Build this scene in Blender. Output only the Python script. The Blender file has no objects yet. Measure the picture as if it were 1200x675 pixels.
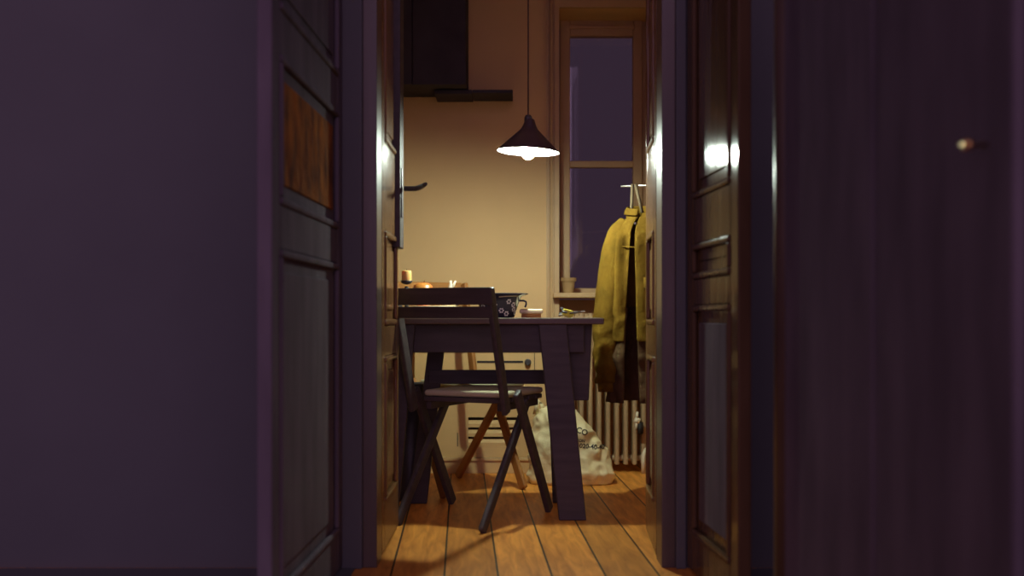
import bpy, bmesh, math, random
from mathutils import Vector, Matrix, noise
from mathutils.bvhtree import BVHTree

random.seed(4)
sc = bpy.context.scene
C = sc.collection
EYE, HOR, F = 0.75, 370.0, 1300.0            # eye height, horizon row, focal length in pixels (1200x675)


def PX(px, d): return (px - 600.0) * d / F
def PZ(py, d): return EYE + (HOR - py) * d / F


# ------------------------------------------------------------------ materials
def mat(name, col, rough=0.5, spec=0.5, metal=0.0, var=0.15, scale=8.0, stretch=(1, 1, 1), bump=0.0,
        bscale=None, coat=0.0, trans=0.0, sss=0.0, col2=None):
    m = bpy.data.materials.new(name)
    m.use_nodes = True
    nt = m.node_tree
    b = nt.nodes['Principled BSDF']
    b.inputs['Roughness'].default_value = rough
    b.inputs['Metallic'].default_value = metal
    b.inputs['Specular IOR Level'].default_value = spec
    b.inputs['Coat Weight'].default_value = coat
    b.inputs['Coat Roughness'].default_value = 0.12
    b.inputs['Transmission Weight'].default_value = trans
    b.inputs['Subsurface Weight'].default_value = sss
    tc = nt.nodes.new('ShaderNodeTexCoord')
    mp = nt.nodes.new('ShaderNodeMapping')
    mp.inputs['Scale'].default_value = stretch
    nt.links.new(tc.outputs['Object'], mp.inputs['Vector'])
    nz = nt.nodes.new('ShaderNodeTexNoise')
    nz.inputs['Scale'].default_value = scale
    nz.inputs['Detail'].default_value = 5
    nt.links.new(mp.outputs[0], nz.inputs['Vector'])
    rp = nt.nodes.new('ShaderNodeValToRGB')
    c2 = col2 or tuple(c * (1 - var) for c in col)
    c1 = tuple(min(1, c * (1 + var * 0.6)) for c in col)
    rp.color_ramp.elements[0].position = 0.3
    rp.color_ramp.elements[1].position = 0.7
    rp.color_ramp.elements[0].color = (*c2, 1)
    rp.color_ramp.elements[1].color = (*c1, 1)
    nt.links.new(nz.outputs['Fac'], rp.inputs['Fac'])
    nt.links.new(rp.outputs['Color'], b.inputs['Base Color'])
    if bump:
        n2 = nt.nodes.new('ShaderNodeTexNoise')
        n2.inputs['Scale'].default_value = bscale or scale * 3
        n2.inputs['Detail'].default_value = 4
        nt.links.new(mp.outputs[0], n2.inputs['Vector'])
        bp = nt.nodes.new('ShaderNodeBump')
        bp.inputs['Strength'].default_value = bump
        bp.inputs['Distance'].default_value = 0.02
        nt.links.new(n2.outputs['Fac'], bp.inputs['Height'])
        nt.links.new(bp.outputs['Normal'], b.inputs['Normal'])
    return m


def emit(name, col, s):
    m = bpy.data.materials.new(name)
    m.use_nodes = True
    nt = m.node_tree
    nt.nodes.clear()
    e = nt.nodes.new('ShaderNodeEmission')
    o = nt.nodes.new('ShaderNodeOutputMaterial')
    e.inputs['Color'].default_value = (*col, 1)
    e.inputs['Strength'].default_value = s
    nt.links.new(e.outputs[0], o.inputs['Surface'])
    return m


def plank_mat():
    m = bpy.data.materials.new('floor_planks')
    m.use_nodes = True
    nt = m.node_tree
    b = nt.nodes['Principled BSDF']
    b.inputs['Roughness'].default_value = 0.45
    b.inputs['Specular IOR Level'].default_value = 0.2
    tc = nt.nodes.new('ShaderNodeTexCoord')
    sep = nt.nodes.new('ShaderNodeSeparateXYZ')
    nt.links.new(tc.outputs['Object'], sep.inputs[0])

    def math_(op, a, bb=None):
        n = nt.nodes.new('ShaderNodeMath')
        n.operation = op
        for i, v in enumerate((a, bb)):
            if v is None: continue
            if isinstance(v, (int, float)): n.inputs[i].default_value = v
            else: nt.links.new(v, n.inputs[i])
        return n.outputs[0]
    W = 0.155
    u = math_('DIVIDE', sep.outputs['X'], W)
    fl = math_('FLOOR', u)
    fr = math_('FRACT', u)
    edge = math_('ABSOLUTE', math_('SUBTRACT', fr, 0.5))
    gap = math_('GREATER_THAN', edge, 0.481)
    # per-plank tone
    wn = nt.nodes.new('ShaderNodeTexWhiteNoise')
    wn.noise_dimensions = '1D'
    nt.links.new(fl, wn.inputs['W'])
    comb = nt.nodes.new('ShaderNodeCombineXYZ')
    nt.links.new(math_('MULTIPLY', sep.outputs['X'], 9.0), comb.inputs[0])
    nt.links.new(math_('ADD', math_('MULTIPLY', sep.outputs['Y'], 1.1), math_('MULTIPLY', wn.outputs['Value'], 30.0)), comb.inputs[1])
    nt.links.new(math_('MULTIPLY', fl, 3.7), comb.inputs[2])
    nz = nt.nodes.new('ShaderNodeTexNoise')
    nz.inputs['Scale'].default_value = 4.0
    nz.inputs['Detail'].default_value = 6
    nz.inputs['Distortion'].default_value = 0.6
    nt.links.new(comb.outputs[0], nz.inputs['Vector'])
    rp = nt.nodes.new('ShaderNodeValToRGB')
    e = rp.color_ramp.elements
    e[0].position, e[0].color = 0.25, (0.44, 0.145, 0.02, 1)
    e[1].position, e[1].color = 0.72, (0.88, 0.36, 0.065, 1)
    nt.links.new(nz.outputs['Fac'], rp.inputs['Fac'])
    mx = nt.nodes.new('ShaderNodeMix')
    mx.data_type = 'RGBA'
    mx.blend_type = 'MULTIPLY'
    mx.inputs[0].default_value = 1.0
    sh = nt.nodes.new('ShaderNodeMapRange')
    sh.inputs['To Min'].default_value = 0.75
    sh.inputs['To Max'].default_value = 1.1
    nt.links.new(wn.outputs['Value'], sh.inputs['Value'])
    nt.links.new(rp.outputs['Color'], mx.inputs[6])
    nt.links.new(sh.outputs[0], mx.inputs[7])
    mg = nt.nodes.new('ShaderNodeMix')
    mg.data_type = 'RGBA'
    nt.links.new(gap, mg.inputs[0])
    nt.links.new(mx.outputs[2], mg.inputs[6])
    mg.inputs[7].default_value = (0.03, 0.016, 0.012, 1)
    nt.links.new(mg.outputs[2], b.inputs['Base Color'])
    bp = nt.nodes.new('ShaderNodeBump')
    bp.inputs['Strength'].default_value = 0.25
    bp.inputs['Distance'].default_value = 0.01
    nt.links.new(math_('SUBTRACT', nz.outputs['Fac'], math_('MULTIPLY', gap, 1.5)), bp.inputs['Height'])
    nt.links.new(bp.outputs['Normal'], b.inputs['Normal'])
    return m


M = {}
M['floor'] = plank_mat()
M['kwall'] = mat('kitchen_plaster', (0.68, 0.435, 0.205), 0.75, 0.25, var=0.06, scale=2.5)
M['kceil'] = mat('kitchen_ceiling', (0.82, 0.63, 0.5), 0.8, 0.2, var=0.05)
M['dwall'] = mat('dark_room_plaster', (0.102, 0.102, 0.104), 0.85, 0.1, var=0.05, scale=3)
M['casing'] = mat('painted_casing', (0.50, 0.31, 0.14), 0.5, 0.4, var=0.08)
M['lining'] = mat('dark_door_lining', (0.085, 0.062, 0.05), 0.3, 0.5, var=0.3, scale=4, stretch=(6, 6, 0.5))
M['door'] = mat('varnished_door', (0.17, 0.08, 0.03), 0.2, 0.45, var=0.3, scale=4, stretch=(6, 6, 0.3), bump=0.25, bscale=9)
M['litpanel'] = mat('lamplit_varnish_panel', (0.26, 0.09, 0.026), 0.8, 0.0, var=0.3, scale=7, stretch=(2, 2, 1.2), bump=0.8, bscale=10, col2=(0.06, 0.04, 0.034))  # lamplit brown put into the panel colour, over bumpy varnish
M['cdoor'] = mat('gloss_painted_door', (0.095, 0.055, 0.03), 0.11, 0.05, var=0.2, scale=5, stretch=(3, 3, 0.6), bump=0.08, bscale=7)
M['wardrobe'] = mat('dark_wardrobe_stain', (0.118, 0.098, 0.112), 0.8, 0.0, var=0.2, scale=5, stretch=(3, 3, 0.6))
M['darkwood'] = mat('dark_stained_wood', (0.062, 0.048, 0.048), 0.5, 0.25, var=0.25, scale=5, stretch=(1, 8, 8))
M['tabletop'] = mat('worn_table_wood', (0.13, 0.085, 0.06), 0.4, 0.4, var=0.3, scale=4, stretch=(1, 9, 9))
M['brownwood'] = mat('oiled_brown_wood', (0.34, 0.135, 0.032), 0.5, 0.25, var=0.3, scale=5, stretch=(2, 2, 2))
M['blackmetal'] = mat('black_metal', (0.05, 0.042, 0.045), 0.4, 0.4, var=0.1)
M['shade'] = mat('dark_shade_enamel', (0.06, 0.034, 0.04), 0.35, 0.5, var=0.1)
M['shadein'] = mat('pale_inner_enamel', (0.55, 0.75, 0.68), 0.5, 0.4, var=0.03)
M['bulb'] = emit('lit_bulb', (0.86, 1.0, 0.86), 1450.0)
M['cord'] = mat('brown_flex', (0.10, 0.05, 0.03), 0.7, 0.2)
M['shelf'] = mat('blackened_shelf_wood', (0.055, 0.045, 0.058), 0.7, 0.05, var=0.2)
M['post'] = mat('polished_corner_post', (0.075, 0.048, 0.036), 0.3, 0.25)
M['enamel'] = mat('cream_enamel', (0.60, 0.38, 0.16), 0.35, 0.5, var=0.05)
M['slot'] = mat('black_slot', (0.03, 0.022, 0.02), 0.6, 0.2)
M['radiator'] = mat('radiator_paint', (0.42, 0.27, 0.14), 0.4, 0.5, var=0.1)
M['white'] = mat('white_paint', (0.72, 0.60, 0.42), 0.4, 0.5, var=0.05)
M['jacket'] = mat('olive_yellow_cotton', (0.135, 0.070, 0.009), 0.9, 0.04, var=0.3, scale=14, bump=0.25, bscale=40)
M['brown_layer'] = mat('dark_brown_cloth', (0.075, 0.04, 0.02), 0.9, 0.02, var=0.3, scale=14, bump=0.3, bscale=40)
M['jlining'] = mat('dark_jacket_lining', (0.05, 0.04, 0.05), 0.9, 0.1)
M['strap'] = mat('pale_strap', (0.13, 0.09, 0.05), 0.8, 0.2)
M['steel'] = mat('brushed_steel', (0.55, 0.5, 0.45), 0.3, 0.5, metal=1.0)
M['bag'] = mat('thin_white_plastic', (0.78, 0.64, 0.36), 0.38, 0.5, var=0.12, scale=6, bump=0.5, bscale=14)
M['ink'] = mat('black_print', (0.05, 0.035, 0.03), 0.6, 0.2)
M['bowl'] = mat('dark_blue_enamel', (0.045, 0.042, 0.065), 0.22, 0.5, var=0.1)
M['daisy'] = mat('white_daisy_print', (0.88, 0.85, 0.80), 0.5, 0.4, var=0.02)
M['rim'] = mat('pale_bowl_rim', (0.62, 0.5, 0.32), 0.4, 0.5)
M['board'] = mat('pale_board', (0.82, 0.66, 0.42), 0.5, 0.3, var=0.08)
M['wax'] = mat('candle_wax', (0.80, 0.52, 0.17), 0.5, 0.3, var=0.08, sss=0.3)
M['apple'] = mat('red_apple_skin', (0.55, 0.06, 0.02), 0.3, 0.5, var=0.35, scale=9, col2=(0.55, 0.28, 0.05))
M['yellow'] = mat('yellow_plastic', (0.62, 0.52, 0.06), 0.5, 0.4)
M['pad'] = mat('pale_seat_pad', (0.46, 0.42, 0.27), 0.85, 0.1, var=0.1)
M['pot'] = mat('beige_clay', (0.40, 0.24, 0.10), 0.7, 0.2)
M['soil'] = mat('soil', (0.05, 0.03, 0.02), 0.95, 0.1)
M['brass'] = mat('old_brass', (0.55, 0.33, 0.12), 0.3, 0.5, metal=1.0)
M['garlic'] = mat('white_garlic_skin', (0.75, 0.62, 0.45), 0.5, 0.3, var=0.1)

gm = bpy.data.materials.new('window_glass')
gm.use_nodes = True
b_ = gm.node_tree.nodes['Principled BSDF']
b_.inputs['Transmission Weight'].default_value = 1.0
b_.inputs['Roughness'].default_value = 0.0
b_.inputs['IOR'].default_value = 1.45
b_.inputs['Base Color'].default_value = (0.95, 0.95, 0.95, 1)
M['glass'] = gm


# ------------------------------------------------------------------ mesh helpers
class MB:
    def __init__(s): s.b = bmesh.new()

    def hexa(s, pts):
        v = [s.b.verts.new(p) for p in pts]
        for f in ((0, 3, 2, 1), (4, 5, 6, 7), (0, 1, 5, 4), (1, 2, 6, 5), (2, 3, 7, 6), (3, 0, 4, 7)):
            s.b.faces.new([v[i] for i in f])
        return s

    def box(s, x0, x1, y0, y1, z0, z1):
        return s.hexa([(x0, y0, z0), (x1, y0, z0), (x1, y1, z0), (x0, y1, z0),
                       (x0, y0, z1), (x1, y0, z1), (x1, y1, z1), (x0, y1, z1)])

    def bar(s, p, q, w, t, side):
        """rectangular bar from p to q; width w along `side`, thickness t across"""
        p, q = Vector(p), Vector(q)
        d = (q - p).normalized()
        sd = Vector(side)
        sd = (sd - d * sd.dot(d)).normalized() * (w / 2)
        n = d.cross(sd).normalized() * (t / 2)
        return s.hexa([p - sd - n, p + sd - n, p + sd + n, p - sd + n, q - sd - n, q + sd - n, q + sd + n, q - sd + n])

    def prism(s, poly, axis, a0, a1):
        """extrude a 2D polygon along axis ('x','y','z') from a0 to a1"""
        def put(u, v, a):
            return {'x': (a, u, v), 'y': (u, a, v), 'z': (u, v, a)}[axis]
        A = [s.b.verts.new(put(u, v, a0)) for u, v in poly]
        B = [s.b.verts.new(put(u, v, a1)) for u, v in poly]
        n = len(poly)
        s.b.faces.new(A)
        s.b.faces.new(B[::-1])
        for i in range(n):
            s.b.faces.new((A[i], B[i], B[(i + 1) % n], A[(i + 1) % n]))
        return s

    def lathe(s, prof, cx=0, cy=0, cz=0, n=40, close=False):
        rings = []
        for r, z in prof:
            if r < 1e-6: rings.append([s.b.verts.new((cx, cy, cz + z))])
            else: rings.append([s.b.verts.new((cx + r * math.cos(2 * math.pi * i / n), cy + r * math.sin(2 * math.pi * i / n), cz + z)) for i in range(n)])
        pairs = list(zip(rings[:-1], rings[1:]))
        if close: pairs.append((rings[-1], rings[0]))
        for a, c in pairs:
            for i in range(n):
                j = (i + 1) % n
                if len(a) == 1 and len(c) == 1: continue
                if len(a) == 1: s.b.faces.new((a[0], c[i], c[j]))
                elif len(c) == 1: s.b.faces.new((a[i], c[0], a[j]))
                else: s.b.faces.new((a[i], c[i], c[j], a[j]))
        return s

    def tube(s, pts, r, n=10, caps=True):
        pts = [Vector(p) for p in pts]
        rr = r if isinstance(r, (list, tuple)) else [r] * len(pts)
        prev = None
        ref = Vector((0, 0, 1))
        for k, p in enumerate(pts):
            d = (pts[min(k + 1, len(pts) - 1)] - pts[max(k - 1, 0)]).normalized()
            if abs(d.dot(ref)) > 0.95: ref = Vector((1, 0, 0)) if abs(d.x) < 0.9 else Vector((0, 1, 0))
            u = d.cross(ref).normalized()
            v = d.cross(u)
            ring = [s.b.verts.new(p + (u * math.cos(2 * math.pi * i / n) + v * math.sin(2 * math.pi * i / n)) * rr[k]) for i in range(n)]
            if prev:
                for i in range(n):
                    s.b.faces.new((prev[i], prev[(i + 1) % n], ring[(i + 1) % n], ring[i]))
            elif caps: s.b.faces.new(ring)
            prev = ring
        if caps: s.b.faces.new(prev)
        return s

    def build(s, name, m, parent=None, bevel=0.0, smooth=False, seg=2):
        bmesh.ops.recalc_face_normals(s.b, faces=s.b.faces[:])
        me = bpy.data.meshes.new(name)
        s.b.to_mesh(me)
        s.b.free()
        me.materials.append(m)
        if smooth:
            for p in me.polygons: p.use_smooth = True
        o = bpy.data.objects.new(name, me)
        C.objects.link(o)
        if parent is not None: o.parent = parent
        if bevel:
            md = o.modifiers.new('bevel', 'BEVEL')
            md.width = bevel
            md.segments = seg
            md.limit_method = 'ANGLE'
        return o


def tag(o, label=None, cat=None, group=None, kind=None):
    if label: o['label'] = label
    if cat: o['category'] = cat
    if group: o['group'] = group
    if kind: o['kind'] = kind
    return o


def empty(name, loc=(0, 0, 0), rz=0.0):
    o = bpy.data.objects.new(name, None)
    C.objects.link(o)
    o.location = loc
    o.rotation_euler = (0, 0, rz)
    o.empty_display_size = 0.1
    return o


def copy_tree(o, parent=None):
    c = o.copy()
    C.objects.link(c)
    c.parent = parent
    for ch in list(o.children): copy_tree(ch, c)
    return c


# ------------------------------------------------------------------ the setting
WALL_Y0, WALL_Y1 = 3.30, 3.42        # wall with the doorway
KB = 5.57                            # kitchen back wall
CEIL = 2.75
OPX0, OPX1, OPZ = -0.444, 0.486, 2.62

fl = MB().box(-3.4, 3.4, 0.0 - 2.5, 9, -0.05, 0.0).build('floor', M['floor'])
fl.location = (-0.205, 0, 0)
fl.rotation_euler = (0, 0, math.radians(2.6))
# keep the slab's rectangle generous: it turns a little because the boards run slightly askew
tag(fl, 'timeworn orange brown floorboards running through the doorway', 'floor', kind='structure')

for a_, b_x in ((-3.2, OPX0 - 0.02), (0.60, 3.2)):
    f2 = MB().box(a_, b_x, 0.0, WALL_Y0 - 0.02, 0.0005, 0.004).build('floor', M['dwall'])  # dark slab laid over the boards to stand in for shade
    tag(f2, 'added dark sheet for the shaded floor at the foot of the dark wall', 'floor', kind='structure')
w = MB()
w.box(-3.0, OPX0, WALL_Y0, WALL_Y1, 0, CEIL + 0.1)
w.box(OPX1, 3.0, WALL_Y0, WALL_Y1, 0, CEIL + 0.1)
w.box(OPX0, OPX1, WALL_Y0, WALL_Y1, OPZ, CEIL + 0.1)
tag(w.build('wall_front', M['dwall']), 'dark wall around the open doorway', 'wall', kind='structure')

# window opening in the back wall
WX0, WX1, WZ1 = 0.236, 0.70, PZ(10, KB)
SILLZ = 0.864
wb = MB()
wb.box(-1.7, WX0, KB, KB + 0.40, 0, CEIL)
wb.box(WX1, 1.3, KB, KB + 0.40, 0, CEIL)
wb.box(WX0, WX1, KB, KB + 0.40, WZ1, CEIL)
wb.box(WX0, WX1, KB + 0.21, KB + 0.40, 0, SILLZ - 0.03)
tag(wb.build('wall_back', M['kwall']), 'plain beige kitchen wall lit by the pendant lamp', 'wall', kind='structure')
tag(MB().box(-1.8, -1.7, WALL_Y1, KB + 0.4, 0, CEIL).build('wall_left', M['kwall']), 'left side wall of the kitchen', 'wall', kind='structure')
tag(MB().box(1.3, 1.4, WALL_Y1, KB + 0.4, 0, CEIL).build('wall_right', M['kwall']), 'right side wall of the kitchen', 'wall', kind='structure')
tag(MB().box(-1.8, 1.4, WALL_Y1, KB + 0.4, CEIL, CEIL + 0.1).build('ceiling', M['kceil']), 'kitchen ceiling', 'ceiling', kind='structure')
bb = MB().prism([(KB, 0), (KB - 0.02, 0), (KB - 0.02, 0.09), (KB - 0.012, 0.11), (KB, 0.11)], 'x', -1.7, 0.17)
tag(bb.build('baseboard_back', M['casing']), 'skirting along the kitchen back wall', 'baseboard', kind='structure')

# door casing on the kitchen doorway, facing the dark room
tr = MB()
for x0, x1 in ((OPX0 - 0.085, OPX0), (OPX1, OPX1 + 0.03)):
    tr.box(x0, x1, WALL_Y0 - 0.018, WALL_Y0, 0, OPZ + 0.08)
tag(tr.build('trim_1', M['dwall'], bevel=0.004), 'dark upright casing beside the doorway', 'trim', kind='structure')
ln = MB()
ln.box(OPX0, -0.402, WALL_Y0, WALL_Y1, 0, OPZ)
ln.box(0.4455, OPX1, WALL_Y0, WALL_Y1, 0, OPZ)
tag(ln.build('trim_2', M['lining'], bevel=0.002), 'brown wooden lining of the doorway', 'trim', kind='structure')

# moulded window casing (left side and head)
cz = MB()
prof = [(0.172, KB), (0.172, KB - 0.022), (0.182, KB - 0.022), (0.184, KB - 0.010), (0.189, KB - 0.010), (0.191, KB - 0.030),
        (0.203, KB - 0.034), (0.205, KB - 0.016), (0.211, KB - 0.016), (0.213, KB - 0.026), (0.236, KB - 0.026), (0.236, KB)]
cz.prism(prof, 'z', 0.0, WZ1 + 0.09)
cz.box(0.236, 0.80, KB - 0.026, KB, WZ1, WZ1 + 0.09)
tag(cz.build('trim_3', M['casing']), 'beige moulded casing up the left of the tall window', 'trim', kind='structure')

# window
WP = KB + 0.23
win = empty('window_1', (0.46, WP, SILLZ))
tag(win, 'tall dark night window with beige wooden frame and one transom', 'window', kind='structure')


def loc(o_empty, fn, name, m, **k):
    """build in world coordinates, then parent keeping the world place"""
    mb = MB()
    fn(mb)
    o = mb.build(name, m, **k)
    bpy.context.view_layer.update()
    o.parent = o_empty
    o.matrix_parent_inverse = Matrix.Translation(o_empty.location).inverted() if o_empty.rotation_euler.z == 0 else o_empty.matrix_world.inverted()
    return o


fx0, fx1 = PX(656, WP), PX(753, WP)
gx0, gx1 = PX(668, WP), PX(742, WP)
ft, gt = PZ(22, WP), PZ(42, WP)
tz0, tz1 = PZ(196, WP), PZ(188.5, WP)


def frame(mb):
    mb.box(fx0, gx0, WP, WP + 0.06, SILLZ, ft)
    mb.box(gx1, fx1, WP, WP + 0.06, SILLZ, ft)
    mb.box(gx0, gx1, WP, WP + 0.06, gt, ft)
    mb.box(fx1, WX1 + .01, WP + 0.02, WP + 0.08, SILLZ, ft)
    mb.box(gx0 - .01, gx1 + .01, WP - 0.008, WP + 0.012, gt + 0.035, gt + 0.055)


loc(win, frame, 'window_frame', M['casing'], bevel=0.005)
loc(win, lambda mb: mb.box(gx0, gx1, WP, WP + 0.05, tz0, tz1), 'transom', M['casing'], bevel=0.004)
loc(win, lambda mb: mb.box(gx0, gx1, WP, WP + 0.05, SILLZ, SILLZ + 0.03), 'bottom_rail', M['casing'], bevel=0.004)
loc(win, lambda mb: mb.box(gx0 - .005, gx1 + .005, WP + 0.025, WP + 0.030, tz1 - .005, gt + .005), 'glass_pane', M['glass'])
loc(win, lambda mb: mb.box(gx0 - .005, gx1 + .005, WP + 0.025, WP + 0.030, SILLZ + .025, tz0 + .005), 'glass_pane', M['glass'])
loc(win, lambda mb: mb.box(PX(648, 5.5), 0.80, 5.47, WP + 0.02, SILLZ - 0.026, SILLZ), 'window_sill', M['casing'], bevel=0.006)


# ------------------------------------------------------------------ doors
def door_leaf(name, label, w_, h, panels, m, rails_m=None, t=0.034, toned=None):
    """leaf in local coordinates: hinge at x=0, runs along +x; the decorated face looks to -y*face"""
    d = empty(name)
    tag(d, label, 'door', kind='structure')
    m2 = rails_m or m
    MB().box(0.01, w_ - 0.01, -0.008, 0.008, 0.015, h - 0.01).build('panel_board', m, d)
    st = 0.075
    for x0 in (0.0, w_ - st):
        MB().box(x0, x0 + st, -t / 2, t / 2, 0.01, h).build('stile', m2, d, bevel=0.004)
    zs = [(0.01, panels[0][0])] + [(a[1], b[0]) for a, b in zip(panels[:-1], panels[1:])] + [(panels[-1][1], h)]
    for z0, z1 in zs:
        MB().box(st, w_ - st, -t / 2, t / 2, z0, z1).build('rail', m2, d, bevel=0.004)
    for z0, z1 in panels:
        mb = MB()
        x0, x1 = st, w_ - st
        q = 0.018
        for sgn in (-1, 1):
            y0, y1 = sorted((sgn * 0.008, sgn * (t / 2 + 0.006)))
            mb.box(x0, x1, y0, y1, z0, z0 + q)
            mb.box(x0, x1, y0, y1, z1 - q, z1)
            mb.box(x0, x0 + q, y0, y1, z0 + q, z1 - q)
            mb.box(x1 - q, x1, y0, y1, z0 + q, z1 - q)
        mb.build('moulding', m2, d, bevel=0.006)
        # raised field
        mb = MB()
        for sgn in (-1, 1):
            y0, y1 = sorted((sgn * 0.007, sgn * 0.013))
            mb.box(x0 + 0.05, x1 - 0.05, y0, y1, z0 + 0.05, z1 - 0.05)
        mb.build('raised_field', (toned or {}).get(z0, m), d, bevel=0.005)  # listed panels take a field colour of their own
    return d


# kitchen pair, opened away from us
KP = [(0.16, 0.62), (0.72, 1.02), (1.30, 2.45)]
d1 = door_leaf('door_1', 'brown varnished left leaf of the kitchen door, opened into the kitchen, lever handle at its far edge', 0.50, 2.60, KP, M['door'])
d1.location = (-0.401 - 0.017, WALL_Y1, 0)
d1.rotation_euler = (0, 0, math.radians(90))
MB().box(0.385, 0.502, -0.035, 0.017, 0.985, 2.60).build('cover_strip', M['darkwood'], d1, bevel=0.003)
hz = PZ(221, 3.83)
h = MB()
h.box(0.398, 0.43, -0.040, -0.0345, hz - 0.10, hz + 0.07)
h_o = h.build('handle_plate', M['blackmetal'], d1, bevel=0.004)
h2 = MB().tube([(0.412, -0.045, hz), (0.412, -0.085, hz), (0.40, -0.10, hz + .003), (0.36, -0.118, hz + 0.006), (0.31, -0.128, hz + 0.004)], [0.009, 0.009, 0.009, 0.008, 0.006])
h2.build('lever_handle', M['blackmetal'], h_o, smooth=True)

d2 = door_leaf('door_2', 'brown varnished right leaf of the kitchen door, seen nearly edge on beside the jacket', 0.43, 2.60, KP, M['door'])
d2.location = (0.444 + 0.017, WALL_Y1, 0)
d2.rotation_euler = (0, 0, math.radians(90 - 2.7))

# nearer pair, opened towards us
NP = [(0.12, 0.90), (1.00, 1.34), (1.44, 2.42)]
d3 = door_leaf('door_3', 'old left door leaf with lamplight painted into its brown middle panel, opened towards the viewer in the dark room', 0.86, 2.55, NP, M['wardrobe'], toned={1.00: M['litpanel']})  # middle field coloured as lamplit, the rest of the leaf kept dark
d3.location = (-0.518, WALL_Y0 - 0.02, 0)
d3.rotation_euler = (0, 0, math.radians(-90 - 1.5))
NP = [(0.12, 0.78), (0.855, 0.955), (1.085, 2.42)]
d4 = door_leaf('door_4', 'glossy panelled right door leaf opened towards the viewer in the dark room', 0.55, 2.55, NP, M['cdoor'], toned={0.12: M['wardrobe']})  # lowest field set darker than the panels above
d4.location = (0.535, WALL_Y0 - 0.02, 0)
d4.rotation_euler = (0, 0, math.radians(-90 + 4.0))

# ------------------------------------------------------------------ pendant lamp
LX, LY = PX(619, 4.25), 4.25
RZ = PZ(178, 4.25)
lamp = empty('pendant_lamp', (LX, LY, RZ))
tag(lamp, 'dark conical pendant lamp with lit bulb hanging over the table', 'lamp')
R = 0.121
prof_o = [(0.015, 0.126), (0.018, 0.122), (0.027, 0.098), (0.034, 0.085), (0.062, 0.058), (R - 0.002, 0.003), (R, 0.0)]
prof_i = [(R - 0.003, 0.001), (0.060, 0.055), (0.032, 0.081), (0.020, 0.095)]
sh = MB().lathe(prof_o, n=64).build('lamp_shade', M['shade'], lamp, smooth=True)
sh.modifiers.new('solid', 'SOLIDIFY').thickness = 0.0012
si = MB().lathe(prof_i, n=64).build('shade_lining', M['shadein'], lamp, smooth=True)
cp = MB().lathe([(0.0, 0.142), (0.010, 0.141), (0.015, 0.132), (0.0155, 0.036), (0.0, 0.036)], n=32).build('lamp_holder', M['blackmetal'], lamp, smooth=False)
bl = MB().lathe([(0.0, -0.030), (0.010, -0.028), (0.019, -0.0215), (0.0245, -0.0115), (0.026, -0.002), (0.024, 0.010), (0.018, 0.024), (0.014, 0.036), (0.0, 0.036)], n=32).build('bulb', M['bulb'], lamp, smooth=True)
for o in (sh, si): o.rotation_euler = (0, math.radians(3), 0)
MB().tube([(0, 0, 0.138), (0, 0, CEIL - RZ - 0.01)], 0.0032, 8).build('cord', M['cord'], lamp)
MB().lathe([(0.0, -0.035), (0.02, -0.034), (0.045, -0.008), (0.048, 0.0), (0.0, 0.0)], cz=CEIL - RZ, n=32).build('ceiling_rose', M['shade'], lamp)

# ------------------------------------------------------------------ cupboard and shelf upper left
cy0 = 5.26
cup = empty('wall_cupboard', (-0.45, KB, 1.82))
tag(cup, 'dark cupboard hung high on the kitchen wall above the shelf', 'cupboard')
cx0, cx1 = PX(420, cy0), PX(546, cy0)
cz0 = PZ(99, cy0)
loc(cup, lambda mb: mb.box(cx0, cx1, cy0 + 0.02, KB - 0.001, cz0, CEIL - 0.05), 'body', M['shelf'], bevel=0.003)
loc(cup, lambda mb: (mb.box(cx0, (cx0 + cx1) / 2 - .002, cy0, cy0 + 0.019, cz0, CEIL - 0.05)), 'door', M['shelf'], bevel=0.003)
loc(cup, lambda mb: (mb.box((cx0 + cx1) / 2 + .002, cx1, cy0, cy0 + 0.019, cz0, CEIL - 0.05)), 'door', M['shelf'], bevel=0.003)
shf = empty('wall_shelf', (PX(555, 5.4), KB, PZ(110, 5.4)))
tag(shf, 'short dark shelf on the kitchen wall left of the lamp', 'shelf')
sy = 5.36
loc(shf, lambda mb: mb.box(PX(509, sy), PX(553, sy), sy, KB - .001, PZ(110, sy), min(PZ(97, sy), cz0 - .004)), 'board', M['shelf'], bevel=0.003)
loc(shf, lambda mb: mb.box(PX(553.5, sy), PX(601, sy), sy, KB - .001, PZ(109, sy), min(PZ(95, sy), cz0 - .004)), 'board', M['shelf'], bevel=0.003)

# ------------------------------------------------------------------ table
TT = 0.742
tb = empty('dining_table', (-0.05, 4.29, 0))
tag(tb, 'dark wooden kitchen table under the lamp, seen from its long side', 'table')
ty0, ty1 = 4.12, 4.46
loc(tb, lambda mb: mb.box(-0.50, PX(708, ty0), ty0, ty1, TT - 0.024, TT), 'tabletop', M['tabletop'], bevel=0.004)


def apron(mb):
    mb.box(-0.42, 0.27, ty0 + 0.03, ty0 + 0.05, 0.612, TT - 0.024)
    mb.box(-0.42, 0.27, ty1 - 0.05, ty1 - 0.03, 0.612, TT - 0.024)


loc(tb, apron, 'apron', M['darkwood'], bevel=0.003)


def tapered(mb, x0a, x1a, x0b, x1b, ya, yb, z0, z1, t):
    mb.hexa([(x0b, yb, z0), (x1b, yb, z0), (x1b, yb + t, z0), (x0b, yb + t, z0), (x0a, ya, z1), (x1a, ya, z1), (x1a, ya + t, z1), (x0a, ya + t, z1)])


def fxz(px, d): return PX(px, d)


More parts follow.
